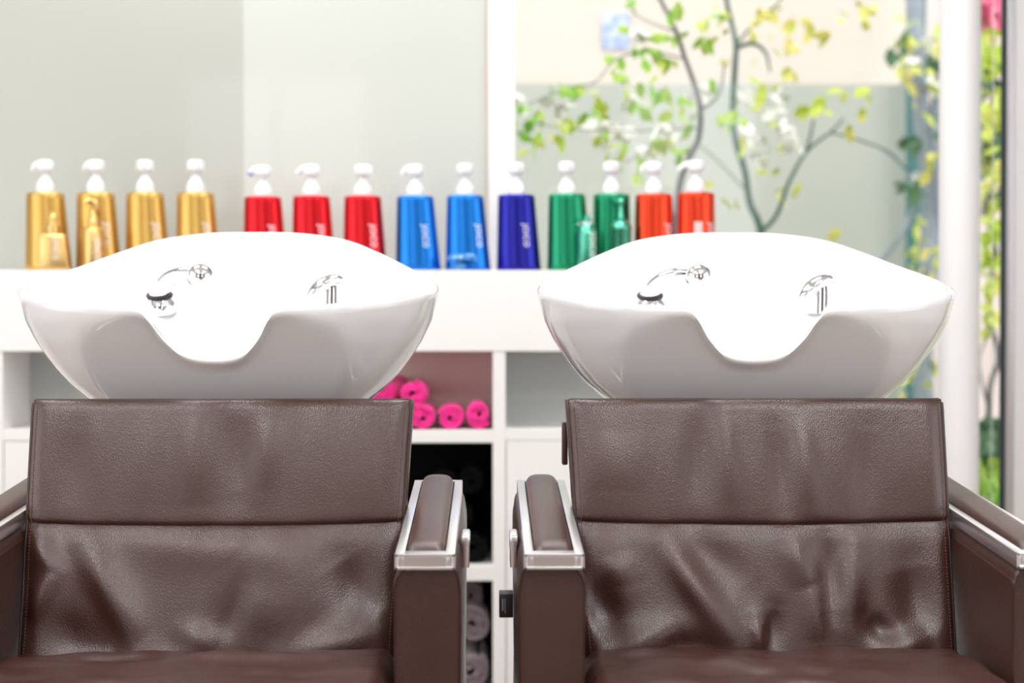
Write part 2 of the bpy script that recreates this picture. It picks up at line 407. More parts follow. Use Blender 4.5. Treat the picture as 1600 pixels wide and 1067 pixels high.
def bottle(px0, top, col, label, group, flare=.016, lx=.52, spout=.012, srot=0, rz=0, Y=3.492, tip=None, sc=1):
    """px0: left edge of the body top in the photo; stands on the counter"""
    x = at(px0, 300, Y).x+.043*sc
    t = thing('pump_bottle', label, BC, (x, Y, CT+.0003), rz, group)
    key = (col, flare, lx)
    t.scale = (sc, sc, (at(px0, top, Y).z-CT)/BH)
    if key in PROTO:
        for ch in PROTO[key]:
            c = ch.copy(); COL.objects.link(c); c.parent = t
    else:
        b1 = obj('body', bottle_body(flare), col, t, ang=50)
        b2 = obj('logo', logo_bm(flare, lx), 'logo', t, smooth=False)
        PROTO[key] = (b1, b2)
    pump = obj('pump_collar', lathe(bmesh.new(), [(.0200, 0), (.0208, .002), (.0205, .017), (.0188, .020), (.0150, .028), (.0112, .034), (.0092, .039), (.0088, .054)], 28), 'plastic_white', t)
    pump.location = ((bsec(1, flare)[0]), 0, BH)
    hd = obj('pump_head', head_bm(spout), 'plastic_white', t); hd.location = pump.location; hd.rotation_euler.z = srot
    if tip:
        tb = bmesh.new(); tube(tb, [(-.0185-spout+.003, 0, .060), (-.0185-spout-.001, 0, .052)], .0062, 10); o = obj('spout_tip', tb, tip, t); o.location = hd.location; o.rotation_euler.z = srot; o['label'] = 'violet spout tip'
    return t
GG, RG, UG, EG, OG = 'large gold pump bottles', 'large red pump bottles', 'large bright blue pump bottles', 'large green pump bottles', 'large orange-red pump bottles'
bottle(42, 302, 'gold', 'large gold pump bottle at the far left end, behind a small square gold bottle', GG, .018, .60, .010)
bottle(121, 302, 'gold', 'large gold pump bottle behind the small round gold spray bottle', GG, .016, .60, .008)
bottle(198, 302, 'gold', 'large gold pump bottle, third from the left, with nothing in front of it', GG, .016, .60, .004, 1.4)
bottle(277, 302, 'gold', 'large gold pump bottle nearest to the red bottles', GG, .016, .60, .004, 1.7)
bottle(382, 308, 'red', 'large red pump bottle with a violet spout tip, next to the gold bottles', RG, .014, .5, .012, 0, tip='plastic_lilac')
bottle(458, 307, 'red', 'large red pump bottle in the middle of the three red ones, spout to the left', RG, .014, .5, .014)
bottle(538, 307, 'red', 'large red pump bottle next to the blue bottles, spout to the right', RG, .014, .5, .004, 2.6)
bottle(620, 307, 'blue', 'large bright blue pump bottle next to the red bottles', UG, .018, .42, .010)
bottle(698, 306, 'blue', 'large bright blue pump bottle with a small clear blue pump in front', UG, .018, .58, .002, 1.5)
bottle(778, 305, 'indigo', 'large dark indigo blue pump bottle standing before the white window post', None, .016, .38, .002, 1.6)
bottle(857, 304, 'green', 'large green pump bottle next to the indigo bottle', EG, .014, .62, .003, 1.6)
bottle(927, 304, 'green', 'large green pump bottle partly behind two small mint green bottles', EG, .004, .62, .003, 1.5, Y=3.53, sc=1.0)
bottle(993, 304, 'orange', 'large orange-red pump bottle between the green bottle and the last bottle', OG, .003, .72, .010)
last = bottle(1059, 302, 'orange', 'large orange-red pump bottle at the right end, pale square print on it', OG, .0031, .72, .020)
# pale square print on the last bottle
b = BX(-.0095, .0095, -.0004, 0, -.012, .022); bmesh.ops.subdivide_edges(b, edges=b.edges, cuts=5, use_grid_fill=True)
for v in b.verts:
    h = .50+v.co.z/BH; c, a, d = bsec(h, .0031); x = v.co.x+.001; u = abs(x/a); v.co = Vector((c+x, -d*(1-u**2.3)**(1/2.3)-.0006+v.co.y, h*BH))
obj('square_print', b, 'label_pink', last, smooth=False)
# faint fine print low on the indigo bottle is below legibility and left out

SB = 'hair product bottle'
def small(px, name, label, Y=3.425):
    return thing(name, label, SB, (at(px, 400, Y).x, Y, CT+.0003))
PM = lambda Y=3.425: 2320/Y
def logo_small(r, zc, size, lx, prnt, out=.0006, flat=None):
    bm = text_mesh('JOICO', size); bmesh.ops.subdivide_edges(bm, edges=bm.edges, cuts=2, use_grid_fill=True)
    for v in bm.verts:
        x = lx*r+v.co.y; z = zc-v.co.x
        y = -math.sqrt(max(1e-8, r*r-min(abs(x), r*.97)**2))-out if flat is None else flat
        v.co = Vector((x, y, z))
    return obj('logo', bm, 'logo', prnt, smooth=False)
# small square gold bottle
t = small(83, 'serum_bottle', 'small square gold bottle with a stepped cap in front of the first gold bottle')
b = bmesh.new(); box(b, -.031, .031, -.018, .018, 0, .083, bev=.007, seg=3)
for v in b.verts: v.co.x += (.010*(1-v.co.z/.083) if v.co.x > 0 else 0)
obj('body', b, 'gold2', t)
obj('cap', lathe(bmesh.new(), [(.0150, .083), (.0150, .103), (.0125, .105), (.0105, .106), (.0105, .122), (.0088, .124), (.007, .131), (.0, .133)], 24), 'gold2', t)
logo_small(.03, .047, .016, .35, t, flat=-.0186)
# small round gold spray bottle
t = small(146, 'spray_bottle', 'small round gold spray bottle with a tall trigger nozzle before the second gold bottle')
obj('body', lathe(bmesh.new(), [(.0255, 0), (.0265, .003), (.0265, .088), (.024, .096), (.017, .100), (.011, .101)], 32), 'gold2', t)
b = lathe(bmesh.new(), [(.0125, .101), (.0125, .118), (.009, .124), (.007, .134), (.004, .136), (.004, .143)], 24)
obj('collar', b, 'gold2', t)
b = bmesh.new(); tube(b, catmull([(-.013, -.002, .158), (-.003, 0, .158), (.006, 0, .152), (.009, 0, .136)], 4), [.0075, .0077, .0078, .0077, .0076, .0074, .007, .0068, .0065, .006, .0055, .005, .004], 14)
tube(b, [(-.012, -.002, .157), (-.019, -.003, .155)], .0035, 10)
obj('nozzle', b, 'gold2', t)
logo_small(.0265, .045, .017, .55, t)
# small clear blue pump in front of the second blue bottle
t = small(718, 'serum_bottle', 'small low clear blue pump bottle before the second bright blue bottle', 3.43)
obj('body', lathe(bmesh.new(), [(.016, 0), (.0165, .002), (.0165, .012), (.014, .016), (.007, .018)], 24), 'blue_clear', t)
b = lathe(bmesh.new(), [(.006, .018), (.006, .022), (.028, .023), (.030, .027), (.026, .034), (.012, .038), (0, .0385)], 28)
tube(b, catmull([(.010, 0, .033), (.026, 0, .034), (.035, 0, .030), (.037, 0, .022)], 4), [.005]*8+[.0045]*5, 10)
obj('pump_head', b, 'blue_clear', t)
# mint green aerosol can
t = small(917, 'mousse_can', 'small mint green can with a silver ring and cap, left of the mint pump bottle', 3.43)
obj('body', lathe(bmesh.new(), [(.0225, 0), (.0235, .002), (.0235, .082), (.022, .094), (.017, .103), (.0145, .105)], 32), 'mint', t)
obj('ring', lathe(bmesh.new(), [(.0145, .105), (.0155, .106), (.0155, .110), (.013, .112)], 28), 'brushed', t)
obj('cap', lathe(bmesh.new(), [(.0105, .112), (.0105, .118), (.0065, .120), (.006, .127), (0, .128)], 24), 'mint', t)
logo_small(.0235, .058, .019, .5, t)
# mint green pump bottle
t = small(970, 'foam_bottle', 'small mint green foam pump bottle in front of the second large green bottle', 3.47)
obj('body', lathe(bmesh.new(), [(.0235, 0), (.0245, .003), (.0245, .095), (.0255, .097), (.0255, .101), (.0235, .108), (.015, .118), (.009, .121)], 32), 'mint', t)
b = lathe(bmesh.new(), [(.0085, .121), (.008, .134), (.0055, .138), (.0055, .154), (.008, .156), (.010, .162), (.006, .168), (0, .169)], 24)
tube(b, catmull([(0, 0, .163), (-.010, 0, .164), (-.017, 0, .168)], 4), .0035, 10)
obj('pump_head', b, 'mint', t)

# ================================================================== BASINS
def mirror_rim(half):
    """half: from front centre to back centre, x >= 0"""
    full = [Vector(p) for p in half]
    full += [Vector((-p[0], p[1], p[2])) for p in reversed(half[1:-1])]
    return full
HALF = [(0, -.122, .8985), (.037, -.127, .9045), (.062, -.144, .928), (.079, -.163, .956), (.093, -.170, .9675), (.130, -.164, .9705), (.190, -.150, .975), (.258, -.095, .985), (.292, -.03, .995),
        (.300, .03, 1.003), (.286, .085, 1.017), (.250, .145, 1.037), (.205, .195, 1.060), (.150, .232, 1.0815), (.075, .253, 1.0935), (0, .258, 1.0955)]
STAB = [(.775, .08), (.785, .120), (.800, .155), (.815, .180), (.831, .203), (.855, .230), (.875, .247), (.893, .260), (.92, .277), (.95, .291), (.99, .301), (1.03, .303), (1.2, .303)]
C0 = Vector((0, .07))
def basin_model():
    rim = catmull(mirror_rim(HALF), 7, closed=True)
    n = len(rim); R = []
    def sc(p, s, z): return (C0.x+(p.x-C0.x)*s, C0.y+(p.y-C0.y)*s, z)
    # outside, from foot upwards
    K = 26
    for k in range(K, 0, -1):
        t = k/K; ring = []
        for p in rim:
            z0 = p.z-.008; z = z0+(.775-z0)*t
            s = interp(STAB, z)/interp(STAB, z0)
            q = Vector(sc(p, s, z))
            yp = -.170+.78*(.962-z)              # flat slanting facet under the front edge
            m_ = .5*(q.y+yp+math.sqrt((q.y-yp)**2+.003**2))
            q.y += (m_-q.y)*sstep(0, .012, z0-z)
            ring.append(tuple(q))
        R.append(ring)
    def rimring(off, dz):
        ring = []
        for i, p in enumerate(rim):
            t = (rim[(i+1) % n]-rim[i-1]); 
            nrm = Vector((-(t.y), t.x, 0))
            if nrm.length < 1e-6: nrm = Vector((0, 1, 0))
            nrm.normalize()       # points inward for this winding
            q = p+nrm*off
            ring.append((q.x, q.y, p.z+dz))
        return ring
    # rounded lip
    for a in range(0, 7):
        th = PI*a/6
        R.append(rimring(.009-.009*math.cos(th), -.008+.008*math.sin(th)))
    # inside
    for s, fb, ff in ((.90, .10, .10), (.86, .5, .28), (.80, .92, .5), (.72, 1.0, .68), (.62, 1.02, .8), (.54, 1.25, .88), (.44, 1.62, .94), (.34, 1.85, .98), (.22, 1.97, 1.0), (.10, 2.0, 1.0), (.02, 2.0, 1.0)):
        ring = []
        for p in rim:
            back = sstep(-.02, .12, p.y)
            zi = p.z-.008; zdeck = .974; zbot = .850
            zb = zi+(zdeck-zi)*fb if fb <= 1 else zdeck+(zbot-zdeck)*(fb-1)
            zfz = zi+(zbot-zi)*ff
            ring.append(sc(p, s, zfz*(1-back)+zb*back))
        R.append(ring)
    bm = bmesh.new(); rings(bm, R, cap0=True, cap1=True)
    bmesh.ops.recalc_face_normals(bm, faces=bm.faces)
    return bm
def basin(px_c, label, rz):
    Yb = 2.215; x = px_c
    t = thing('shampoo_basin', label, 'shampoo basin', (x, Yb, 0), rz, 'pair of white salon wash basins'); t.scale.x = 1.038
    obj('bowl', basin_model(), 'porcelain', t, ang=80)
    # pedestal behind the chair
    b = bmesh.new(); R = []
    for z, a, d in ((0, .13, .14), (.03, .13, .14), (.05, .115, .125), (.45, .085, .095), (.70, .085, .095), (.772, .10, .11)):
        R.append([(a*math.cos(2*PI*i/40), .10+d*math.sin(2*PI*i/40), z) for i in range(40)])
    rings(b, R, cap0=True, cap1=True); obj('pedestal', b, 'porcelain', t)
    # waste in the bowl floor
    obj('drain', lathe(bmesh.new(), [(.024, .852), (.026, .854), (.022, .8565), (.008, .8555), (0, .8555)], 28, (0, .07, 0)), 'chrome', t)
    # spray tap
    fx, fy, fz = -.130, .150, .974
    fl = obj('spray_tap', bmesh.new(), 'chrome', t)
    bm = bmesh.new()
    pts = catmull([(0, 0, .010), (.004, -.004, .024), (.020, -.012, .042), (.041, -.022, .053), (.060, -.028, .056)], 6)
    tube(bm, pts, [.0172-.0062*(k/(len(pts)-1))**.7 for k in range(len(pts))], 20)
    bm.to_mesh(fl.data); bm.free()
    for p in fl.data.polygons: p.use_smooth = True
    fl.location = (fx, fy, fz+.004); fl.rotation_euler.x = .32
    obj('base_flange', lathe(bmesh.new(), [(.0265, -.014), (.0270, -.004), (.0240, .002), (.0195, .007), (.0180, .009), (.0, .009)], 32), 'chrome', fl)
    obj('rubber_ring', lathe(bmesh.new(), [(.0165, .0085), (.0195, .0090), (.0205, .0115), (.0195, .0140), (.0150, .0150)], 32), 'rubber', fl)
    hb = bmesh.new(); bmesh.ops.create_uvsphere(hb, u_segments=28, v_segments=18, radius=.0205)
    for v in hb.verts:
        if v.co.z < -.014: v.co.z = -.014
    hd = obj('spray_head', hb, 'chrome', fl); hd.location = (.071, -.032, .052)
    # mixer lever: short barrel with a slanted dome
    mx = .132
    mb = lathe(bmesh.new(), [(.0225, -.014), (.0225, .018), (.021, .028), (.012, .034), (0, .035)], 32)
    for v in mb.verts:
        if v.co.z > .01: v.co.z += (v.co.x)*.35
    mixer = obj('mixer_tap', mb, 'chrome', t); mixer.location = (mx, fy, fz)
    lb = bmesh.new(); pts = catmull([(.018, 0, .038), (.004, -.004, .040), (-.014, -.010, .032), (-.028, -.015, .018), (-.036, -.018, .006)], 5)
    n = len(pts); prof = [.004+.017*math.sin(PI*(.10+.84*k/(n-1))) for k in range(n)]
    tube(lb, pts, prof, 18, flat=.55)
    obj('lever', lb, 'chrome', mixer)
    return t
basin(-.388, 'white oval ceramic wash basin on the left, before the gold and red bottles', 0)
basin(.382, 'white oval ceramic wash basin on the right, before the garden window', math.radians(-3.5))

# ================================================================== CHAIRS
def seg_fold(x, z, f):
    x0, z0, x1, z1, wd, hh = f
    d = Vector((x1-x0, z1-z0)); L = d.length_squared
    t = max(0, min(1, ((x-x0)*d.x+(z-z0)*d.y)/L))
    dx = x-(x0+d.x*t); dz = z-(z0+d.y*t)
    return hh*(.45+.75*math.sin(PI*t))*math.exp(-(dx*dx+dz*dz)/(wd*wd))
ZT, ZS, ZC = .841, .680, .515      # top, seam, crease heights
def back_y(z):                     # local y of the flat front of the backrest
    return -(ZT-z)*.355
def back_hw(z): return .2590-(ZT-z)*.0495
def chair(xc, label, folds, seed, box_side=False):
    Yc = 2.045
    t = thing('wash_chair', label, 'salon chair', (xc, Yc, 0), 0, 'pair of brown leather salon wash chairs')
    NU, NV = 130, 100; NV_ = 100
    def surf(u, v):
        zs = ZS-.004*(1-u*u)
        z = ZT+(zs-ZT)*v/.46 if v < .46 else zs+(.46-zs)*(v-.46)/.54
        hw = back_hw(z); x = u*hw; y = back_y(z)
        up = v < .46
        edge = min(1, (1-abs(u))/.10)
        puff = .010*(1-(1-edge)**2)
        if up:
            q = (z-zs)/(ZT-zs); puff *= .6+.7*math.sin(PI*min(1, max(0, q*.8+.1)))**1.0
        else:
            q = (zs-z)/(zs-.46); puff *= .72+.55*math.sin(PI*min(1, q)*.9)**1.0
        d = puff+.5*noise.noise(Vector((x*9+seed*7, z*5, seed*3.3)))*.012*edge
        d += .5*noise.noise(Vector((x*26+seed, z*9, seed)))*.004*edge
        for f in folds: d += seg_fold(x, z, f)*min(1, edge*1.5)
        d -= .0028*math.exp(-((v-.46)*NV_/.8)**2)+.0025*math.exp(-((v-.47)*NV_/3)**2)
        top = max(0, 1-(ZT-z)/.012); d -= .005*top*top
        return Vector((x, y-d, z))
    bm = bmesh.new()
    G = [[bm.verts.new(surf(-1+2*i/NU, j/NV)) for i in range(NU+1)] for j in range(NV+1)]
    for j in range(NV):
        for i in range(NU): bm.faces.new((G[j][i], G[j][i+1], G[j+1][i+1], G[j+1][i]))
    # sides, top and rear in a few strips
    border = [G[0][i] for i in range(NU+1)]+[G[j][NU] for j in range(1, NV+1)]+[G[NV][i] for i in range(NU-1, -1, -1)]+[G[j][0] for j in range(NV-1, 0, -1)]
    prev = border
    for dy, s in ((.010, 1.0), (.030, 1.012), (.045, .995), (.050, .97)):
        ring = []
        for v in border:
            cz = (ZT+.46)/2
            zt_ = min(cz+(v.co.z-cz)*(s if v.co.z < cz else min(1, s)), ZT-.002 if dy < .04 else ZT-.006)
            ring.append(bm.verts.new((v.co.x*s, back_y(v.co.z)+dy, zt_)))
        m_ = len(ring)
        for i in range(m_):
            k = (i+1) % m_; bm.faces.new((prev[k], prev[i], ring[i], ring[k]))
        prev = ring
    bm.faces.new(prev)
    bmesh.ops.recalc_face_normals(bm, faces=bm.faces)
    bk = obj('backrest', bm, 'leather', t, ang=70)
    # piping down both sides and along the top, stitched seam
    for sgn in (-1, 1):
        pts = [surf(sgn, v/60)+Vector((0, .002, 0)) for v in range(1, 58)]
        obj('piping', tube(bmesh.new(), pts, .0027, 8), 'piping', bk)
        st = bmesh.new()
        for v in range(3, 96):
            p0 = surf(sgn*.972, v/100); p1 = surf(sgn*.972, (v+.55)/100)
            tube(st, [p0+Vector((0, -.0006, 0)), p1+Vector((0, -.0006, 0))], .0006, 4)
        obj('stitching', st, 'thread', bk, smooth=False)
    pts = [surf(-.985+1.97*i/60, .004)+Vector((0, .003, 0)) for i in range(61)]
    obj('piping', tube(bmesh.new(), pts, .0025, 8), 'piping', bk)
    # seat cushion
    bm = bmesh.new(); NU, NV = 90, 60
    y0, y1 = -.58, -.105
    def seat(u, v):
        hw = .2515; x = u*hw; y = y1+(y0-y1)*v
        edge = 1-abs(u); rz = .03*(1-min(1, edge/.10))**2.2
        z = .522+.010*sstep(0, .25, v)-rz
        z += -.02*max(0, 1-v/.06)**2-.05*sstep(.93, 1, v)
        z += .009*noise.noise(Vector((x*8+seed, y*14, seed*2)))*min(1, edge*6)+.004*noise.noise(Vector((x*20, y*30, seed*5)))
        z -= .007*math.exp(-((v-.13)/.035)**2)*(.5+.5*math.cos(x*11+seed))
        return Vector((x, y, z))
    G = [[bm.verts.new(seat(-1+2*i/NU, j/NV)) for i in range(NU+1)] for j in range(NV+1)]
    for j in range(NV):
        for i in range(NU): bm.faces.new((G[j][i], G[j][i+1], G[j+1][i+1], G[j+1][i]))
    border = [G[0][i] for i in range(NU+1)]+[G[j][NU] for j in range(1, NV+1)]+[G[NV][i] for i in range(NU-1, -1, -1)]+[G[j][0] for j in range(NV-1, 0, -1)]
    ring = [bm.verts.new((v.co.x, v.co.y, .40)) for v in border]; m_ = len(ring)
    for i in range(m_):
        k = (i+1) % m_; bm.faces.new((border[k], border[i], ring[i], ring[k]))
    bm.faces.new(ring); bmesh.ops.recalc_face_normals(bm, faces=bm.faces)
    obj('seat', bm, 'leather', t, ang=60)
    # box under the seat and feet
    obj('seat_base', BX(-.24, .24, -.56, -.02, .10, .40, bev=.01), 'leather', t)
    for sx in (-1, 1):
        for sy in (-.52, -.06):
            obj('foot', lathe(bmesh.new(), [(.022, 0), (.024, .004), (.018, .012), (.014, .10)], 20, (sx*.20, sy, 0)), 'chrome', t)
    # arms
    for sgn in (-1, 1):
        arm = thing_part('armrest', t)
        xi, xo = .2555, .3265
        yf, yr = -.300, .165         # front and rear ends
        def zt(y): return .676+(y-yf)/(yr-yf)*.036
        def F(bm):                   # local slope and mirror
            for v in bm.verts:
                v.co.z += zt(v.co.y)
                v.co.x *= sgn
            if sgn < 0: bmesh.ops.reverse_faces(bm, faces=bm.faces)
            return bm
        # leather body: padded slab
        bm = bmesh.new(); R = []
        sec = [(xi+.004, -.024), (xi-.001, -.034), (xi-.002, -.06), (xi-.001, -.25), (xi+.002, -.46), (xo+.001, -.46), (xo+.005, -.25), (xo+.0068, -.07), (xo+.005, -.035), (xo+.001, -.018), (xo-.008, -.016), (xi+.014, -.018)]
        sec = [(p.x, p.y) for p in catmull([(a, b_, 0) for a, b_ in sec], 4, closed=True)]
        mxs = sum(p[0] for p in sec)/len(sec); mz = -.24
        for y, s in ((yf+.004, .93), (yf+.001, .965), (yf+.003, .99), (yf+.010, 1.0), (yf+.15, 1.006), (yr-.15, 1.006), (yr-.012, 1), (yr, .97)):
            R.append([(mxs+(a-mxs)*(s if s > 1 else s), y, mz+(b_-mz)*(1-(1-s)*.18)) for a, b_ in sec])
        rings(bm, R, cap0=True, cap1=True); bmesh.ops.recalc_face_normals(bm, faces=bm.faces)
        # faces fan on caps are large: fine, flat front
        obj('arm_panel', F(bm), 'leather', arm, ang=50)
        # chrome tray frame
        bm = bmesh.new(); e = .0115
        box(bm, xi, xi+e, yf-.004, yr, -.019, 0, bev=.0012); box(bm, xo-e, xo, yf-.004, yr, -.019, 0, bev=.0012)
        box(bm, xi+e-.0005, xo-e+.0005, yf-.004, yf+.010, -.019, 0); box(bm, xi+e-.0005, xo-e+.0005, yr-.012, yr, -.019, 0)
        box(bm, xi+.005, xo-.005, yf, yr-.005, -.019, -.010)
        # raised border of the front plate
        for a in ((xi, xo, -.019, -.0155), (xi, xo, -.0035, 0), (xi, xi+.0035, -.019, 0), (xo-.0035, xo, -.019, 0)):
            box(bm, a[0], a[1], yf-.0062, yf-.003, a[2], a[3], bev=.0006, seg=1)
        obj('chrome_frame', F(bm), 'brushed', arm, ang=30)
        # leather pad
        bm = bmesh.new(); R = []; n = 32; xm = (xi+xo)/2; hw = (xo-xi)/2-.0125
        L = yr-yf
        for k in range(25):
            f = k/24; y = yf+.0105+(L-.022)*f
            e_ = min(f, 1-f)*L; rr = 1 if e_ > .012 else math.sqrt(max(0, 1-(1-e_/.012)**2)); rr = .25+.75*rr
            ring = []
            for i in range(n):
                th = 2*PI*i/n; c_, s_ = math.cos(th), math.sin(th)
                zx = (.011+.007*f)*rr
                ring.append((xm+(hw*(.94+.06*rr))*math.copysign(abs(c_)**.6, c_), y, -.006+(zx if s_ > 0 else .008)*math.copysign(abs(s_)**.8, s_)+.002*rr))
            R.append(ring)
        rings(bm, R, cap0=True, cap1=True); bmesh.ops.recalc_face_normals(bm, faces=bm.faces)
        obj('arm_pad', F(bm), 'leather', arm, ang=60)
        # recline latch on the outer side
        bm = BX(xo+.006, xo+.0145, -.160, -.125, -.052, -.010, bev=.001); box(bm, xo+.005, xo+.0155, -.163, -.122, -.024, -.012, bev=.001)
        obj('latch', F(bm), 'brushed', arm, ang=30)
    if box_side:
        fl_ = obj('side_flap', BX(-.2650, -.2570, .040, .058, .746, .806, bev=.002), 'leather', t, ang=40)
        bx_ = obj('switch_box', BX(-.3550, -.337, -.175, -.145, .574, .604, bev=.001), 'rubber', t, ang=30); bx_['label'] = 'small black switch box'
        b = BX(-.3515, -.3495, -.1758, -.1749, .583, .598); box(b, -.3480, -.347, -.1758, -.1749, .580, .598)
        obj('switch_mark', b, 'switch_print', bx_, smooth=False)
    return t
def thing_part(name, parent):
    o = bpy.data.objects.new(name, None); COL.objects.link(o); o.empty_display_size = .05; o.parent = parent; return o
F_L = [(-.235, .665, -.205, .62, .016, .010), (-.205, .62, -.235, .56, .016, .011), (-.165, .655, -.085, .535, .022, .013), (-.10, .655, .12, .64, .03, .006),
       (.03, .60, .10, .55, .03, .006), (-.03, .545, .02, .53, .016, .007), (.02, .535, .045, .60, .014, -.005), (.17, .63, .215, .56, .03, -.012), (-.21, .55, -.13, .52, .03, -.010),
       (.06, .66, .14, .56, .05, .008), (-.245, .62, -.24, .54, .012, -.012), (-.19, .80, -.19, .70, .02, -.004), (.02, .82, .03, .72, .025, -.005), (.07, .82, .06, .72, .02, .005), (-.03, .82, -.03, .70, .025, .005),
       (.10, .51, .22, .545, .02, .010), (-.20, .50, .0, .512, .02, .008)]
F_R = [(-.135, .655, -.05, .53, .020, .013), (-.10, .66, -.03, .60, .025, -.007), (.03, .66, .055, .60, .020, .010), (.055, .60, .060, .53, .018, .010), (.085, .66, .085, .57, .018, -.009), (.115, .65, .10, .55, .018, .009),
       (.01, .57, .0, .52, .013, -.009), (-.02, .56, -.015, .52, .012, .009), (-.20, .64, -.19, .60, .02, .006), (-.24, .60, -.20, .54, .025, -.014), (-.22, .52, -.12, .545, .02, .012), (-.15, .53, -.06, .515, .02, -.010),
       (.13, .56, .16, .53, .014, -.010), (.19, .62, .20, .54, .03, -.010), (.14, .52, .21, .535, .015, .009), (-.08, .82, -.09, .70, .022, -.006), (-.05, .82, -.04, .70, .02, .006), (.02, .80, .03, .70, .018, -.006), (.055, .82, .06, .70, .018, .006),
       (-.20, .80, -.20, .72, .03, .004), (.15, .80, .14, .70, .02, -.004)]
chair(-.367, 'brown leather wash chair on the left, in front of the left basin', F_L, 1.7)
chair(.367, 'brown leather wash chair on the right, with a small black box on its arm', F_R, 4.2, True)

# ================================================================== GARDEN
struct('ground', BX(-6, 14, Y1+.12, 16, -.12, -.02), 'soil', smooth=False)
YW = 7.0
xc_ = at(1424, 200, YW).x; zc_ = at(1100, 131, YW).z
t = thing('garden_wall', 'grey-green rendered garden wall behind the branches outside the window', 'wall', (0, YW, -.02))
obj('wall_body', BX(-4, xc_, 0, .25, 0, zc_+.02), 'sage_wall', t, smooth=False)
t = thing('house_facade', 'cream house facade rising above the grey-green garden wall', 'building', (0, YW+.26, -.02))
obj('facade', BX(-4, at(1427, 60, YW+.26).x, 0, 2, 0, 5.5), 'cream_wall', t, smooth=False)
p = at(962, 49, YW+.255)
tag(obj('house_sign', BX(-.067, .067, -.012, 0, -.088, .088, bev=.004), 'sign_blue', loc=(p.x, YW+.258, p.z)), 'small blue and white plate fixed to the cream facade', 'sign')
t = thing('neighbour_house', 'pale pinkish house far behind the shrubs at the right', 'building', (5, 11, -.02))
obj('facade', BX(-3.5, 5, 0, 3, 0, 4.6), 'rose_wall', t, smooth=False)
obj('roof', BX(-3.7, 5.2, -.3, 3.2, 4.6, 4.75), 'white_paint', t, smooth=False)

def leaf(bm, p, s, rnd, wide=.5):
    d = Vector((rnd.gauss(0, .5), rnd.gauss(0, .6), -.6+rnd.gauss(0, .5))).normalized()
    q = d.orthogonal().normalized(); q.rotate(Matrix.Rotation(rnd.uniform(0, 6.28), 3, d)); nrm = d.cross(q)
    L = []
    for f, wd in ((0, .03), (.25, .8), (.5, 1), (.78, .62), (1, .02)):
        c = p+d*s*f-nrm*s*.12*math.sin(PI*f)
        L.append((bm.verts.new(c-q*s*wide*.5*wd+nrm*s*.10*wd), bm.verts.new(c), bm.verts.new(c+q*s*wide*.5*wd+nrm*s*.10*wd)))
    for a, b_ in zip(L, L[1:]):
        bm.faces.new((a[0], a[1], b_[1], b_[0])); bm.faces.new((a[1], a[2], b_[2], b_[1]))
def clusters(C, Y, seed, s0=.05, s1=.09, spread=18, dy=.35):
    rnd = random.Random(seed); bm = bmesh.new()
    for c in C:
        px, py, n = c[:3]; sp = c[3] if len(c) > 3 else spread
        for _ in range(n):
            leaf(bm, at(px+rnd.gauss(0, sp), py+rnd.gauss(0, sp*.8), Y+rnd.uniform(-dy, dy)), rnd.uniform(s0, s1), rnd, rnd.uniform(.45, .7))
    return bm
def stems(L, Y, seed=0):
    bm = bmesh.new(); rnd = random.Random(seed)
    for pts, r0, r1 in L:
        P = [at(a, b_, Y+rnd.uniform(-.05, .05)) for a, b_ in pts]; P = catmull(P, 5)
        k = len(P); tube(bm, P, [r0+(r1-r0)*i/(k-1) for i in range(k)], 8)
    return bm
def blooms(C, Y, seed, r=.05, m='blossom'):
    bm = bmesh.new(); rnd = random.Random(seed)
    for px, py in C:
        c = at(px, py, Y+rnd.uniform(-.3, .3))
        for k in range(7):
            leaf(bm, c, r*rnd.uniform(.7, 1.2), rnd, .8)
    return bm
# green-stemmed shrub
Y = 5.5
base = at(1190, 420, Y); base.z = -.02
t = thing('garden_shrub', 'green-stemmed leafy shrub with a winding upright stem in the middle of the window', 'shrub')
obj('stem', stems([([(1196, 1100), (1192, 800), (1196, 520), (1190, 370), (1172, 318), (1164, 268), (1150, 222), (1145, 180), (1148, 110), (1150, 70), (1143, 35), (1134, -10), (1120, -160)], .016, .008),
                   ([(1190, 362), (1214, 335), (1234, 282), (1262, 235), (1300, 205), (1318, 185)], .010, .003),
                   ([(1260, 236), (1268, 205), (1272, 176)], .006, .003),
                   ([(1298, 207), (1340, 218), (1390, 238), (1420, 268), (1440, 275)], .004, .003),
                   ([(1150, 70), (1185, 30), (1220, 0), (1245, -60)], .005, .003), ([(1148, 76), (1175, 68), (1196, 82), (1203, 112)], .010, .004),  # second curve: added branch shaping a blurry grey tree shadow
                   ([(1168, 300), (1120, 250), (1090, 225)], .003, .002)], Y, 3), 'bark_green', t)
obj('foliage', clusters([(1128, 20, 3), (1170, 60, 2, 10), (1180, 130, 3, 12), (1155, 200, 3), (1192, 150, 3), (1200, 20, 3), (1235, 25, 4), (1262, 30, 3), (1295, 45, 2, 8), (1232, 60, 2), (1238, 110, 4, 10), (1275, 160, 3, 10),
                         (1330, 140, 3, 8), (1352, 145, 2, 6), (1350, 170, 3, 12), (1290, 165, 3, 10), (1320, 200, 2, 6), (1210, 270, 3), (1218, 300, 2), (1165, 180, 3), (1195, 110, 3), (1270, 55, 2), (1325, 15, 3, 12), (1355, 15, 4, 10), (1340, 30, 2), (1300, 370, 2, 8), (1160, 10, 3), (1240, 210, 2)], Y, 11, .045, .080, dy=.2), 'leaf', t)
obj('blossoms', blooms([(1215, 150), (1180, 205), (1225, 200), (1160, 145), (1205, 175), (1238, 215), (1190, 240)], Y, 12, .065), 'blossom', t)['label'] = 'pale blossoms'
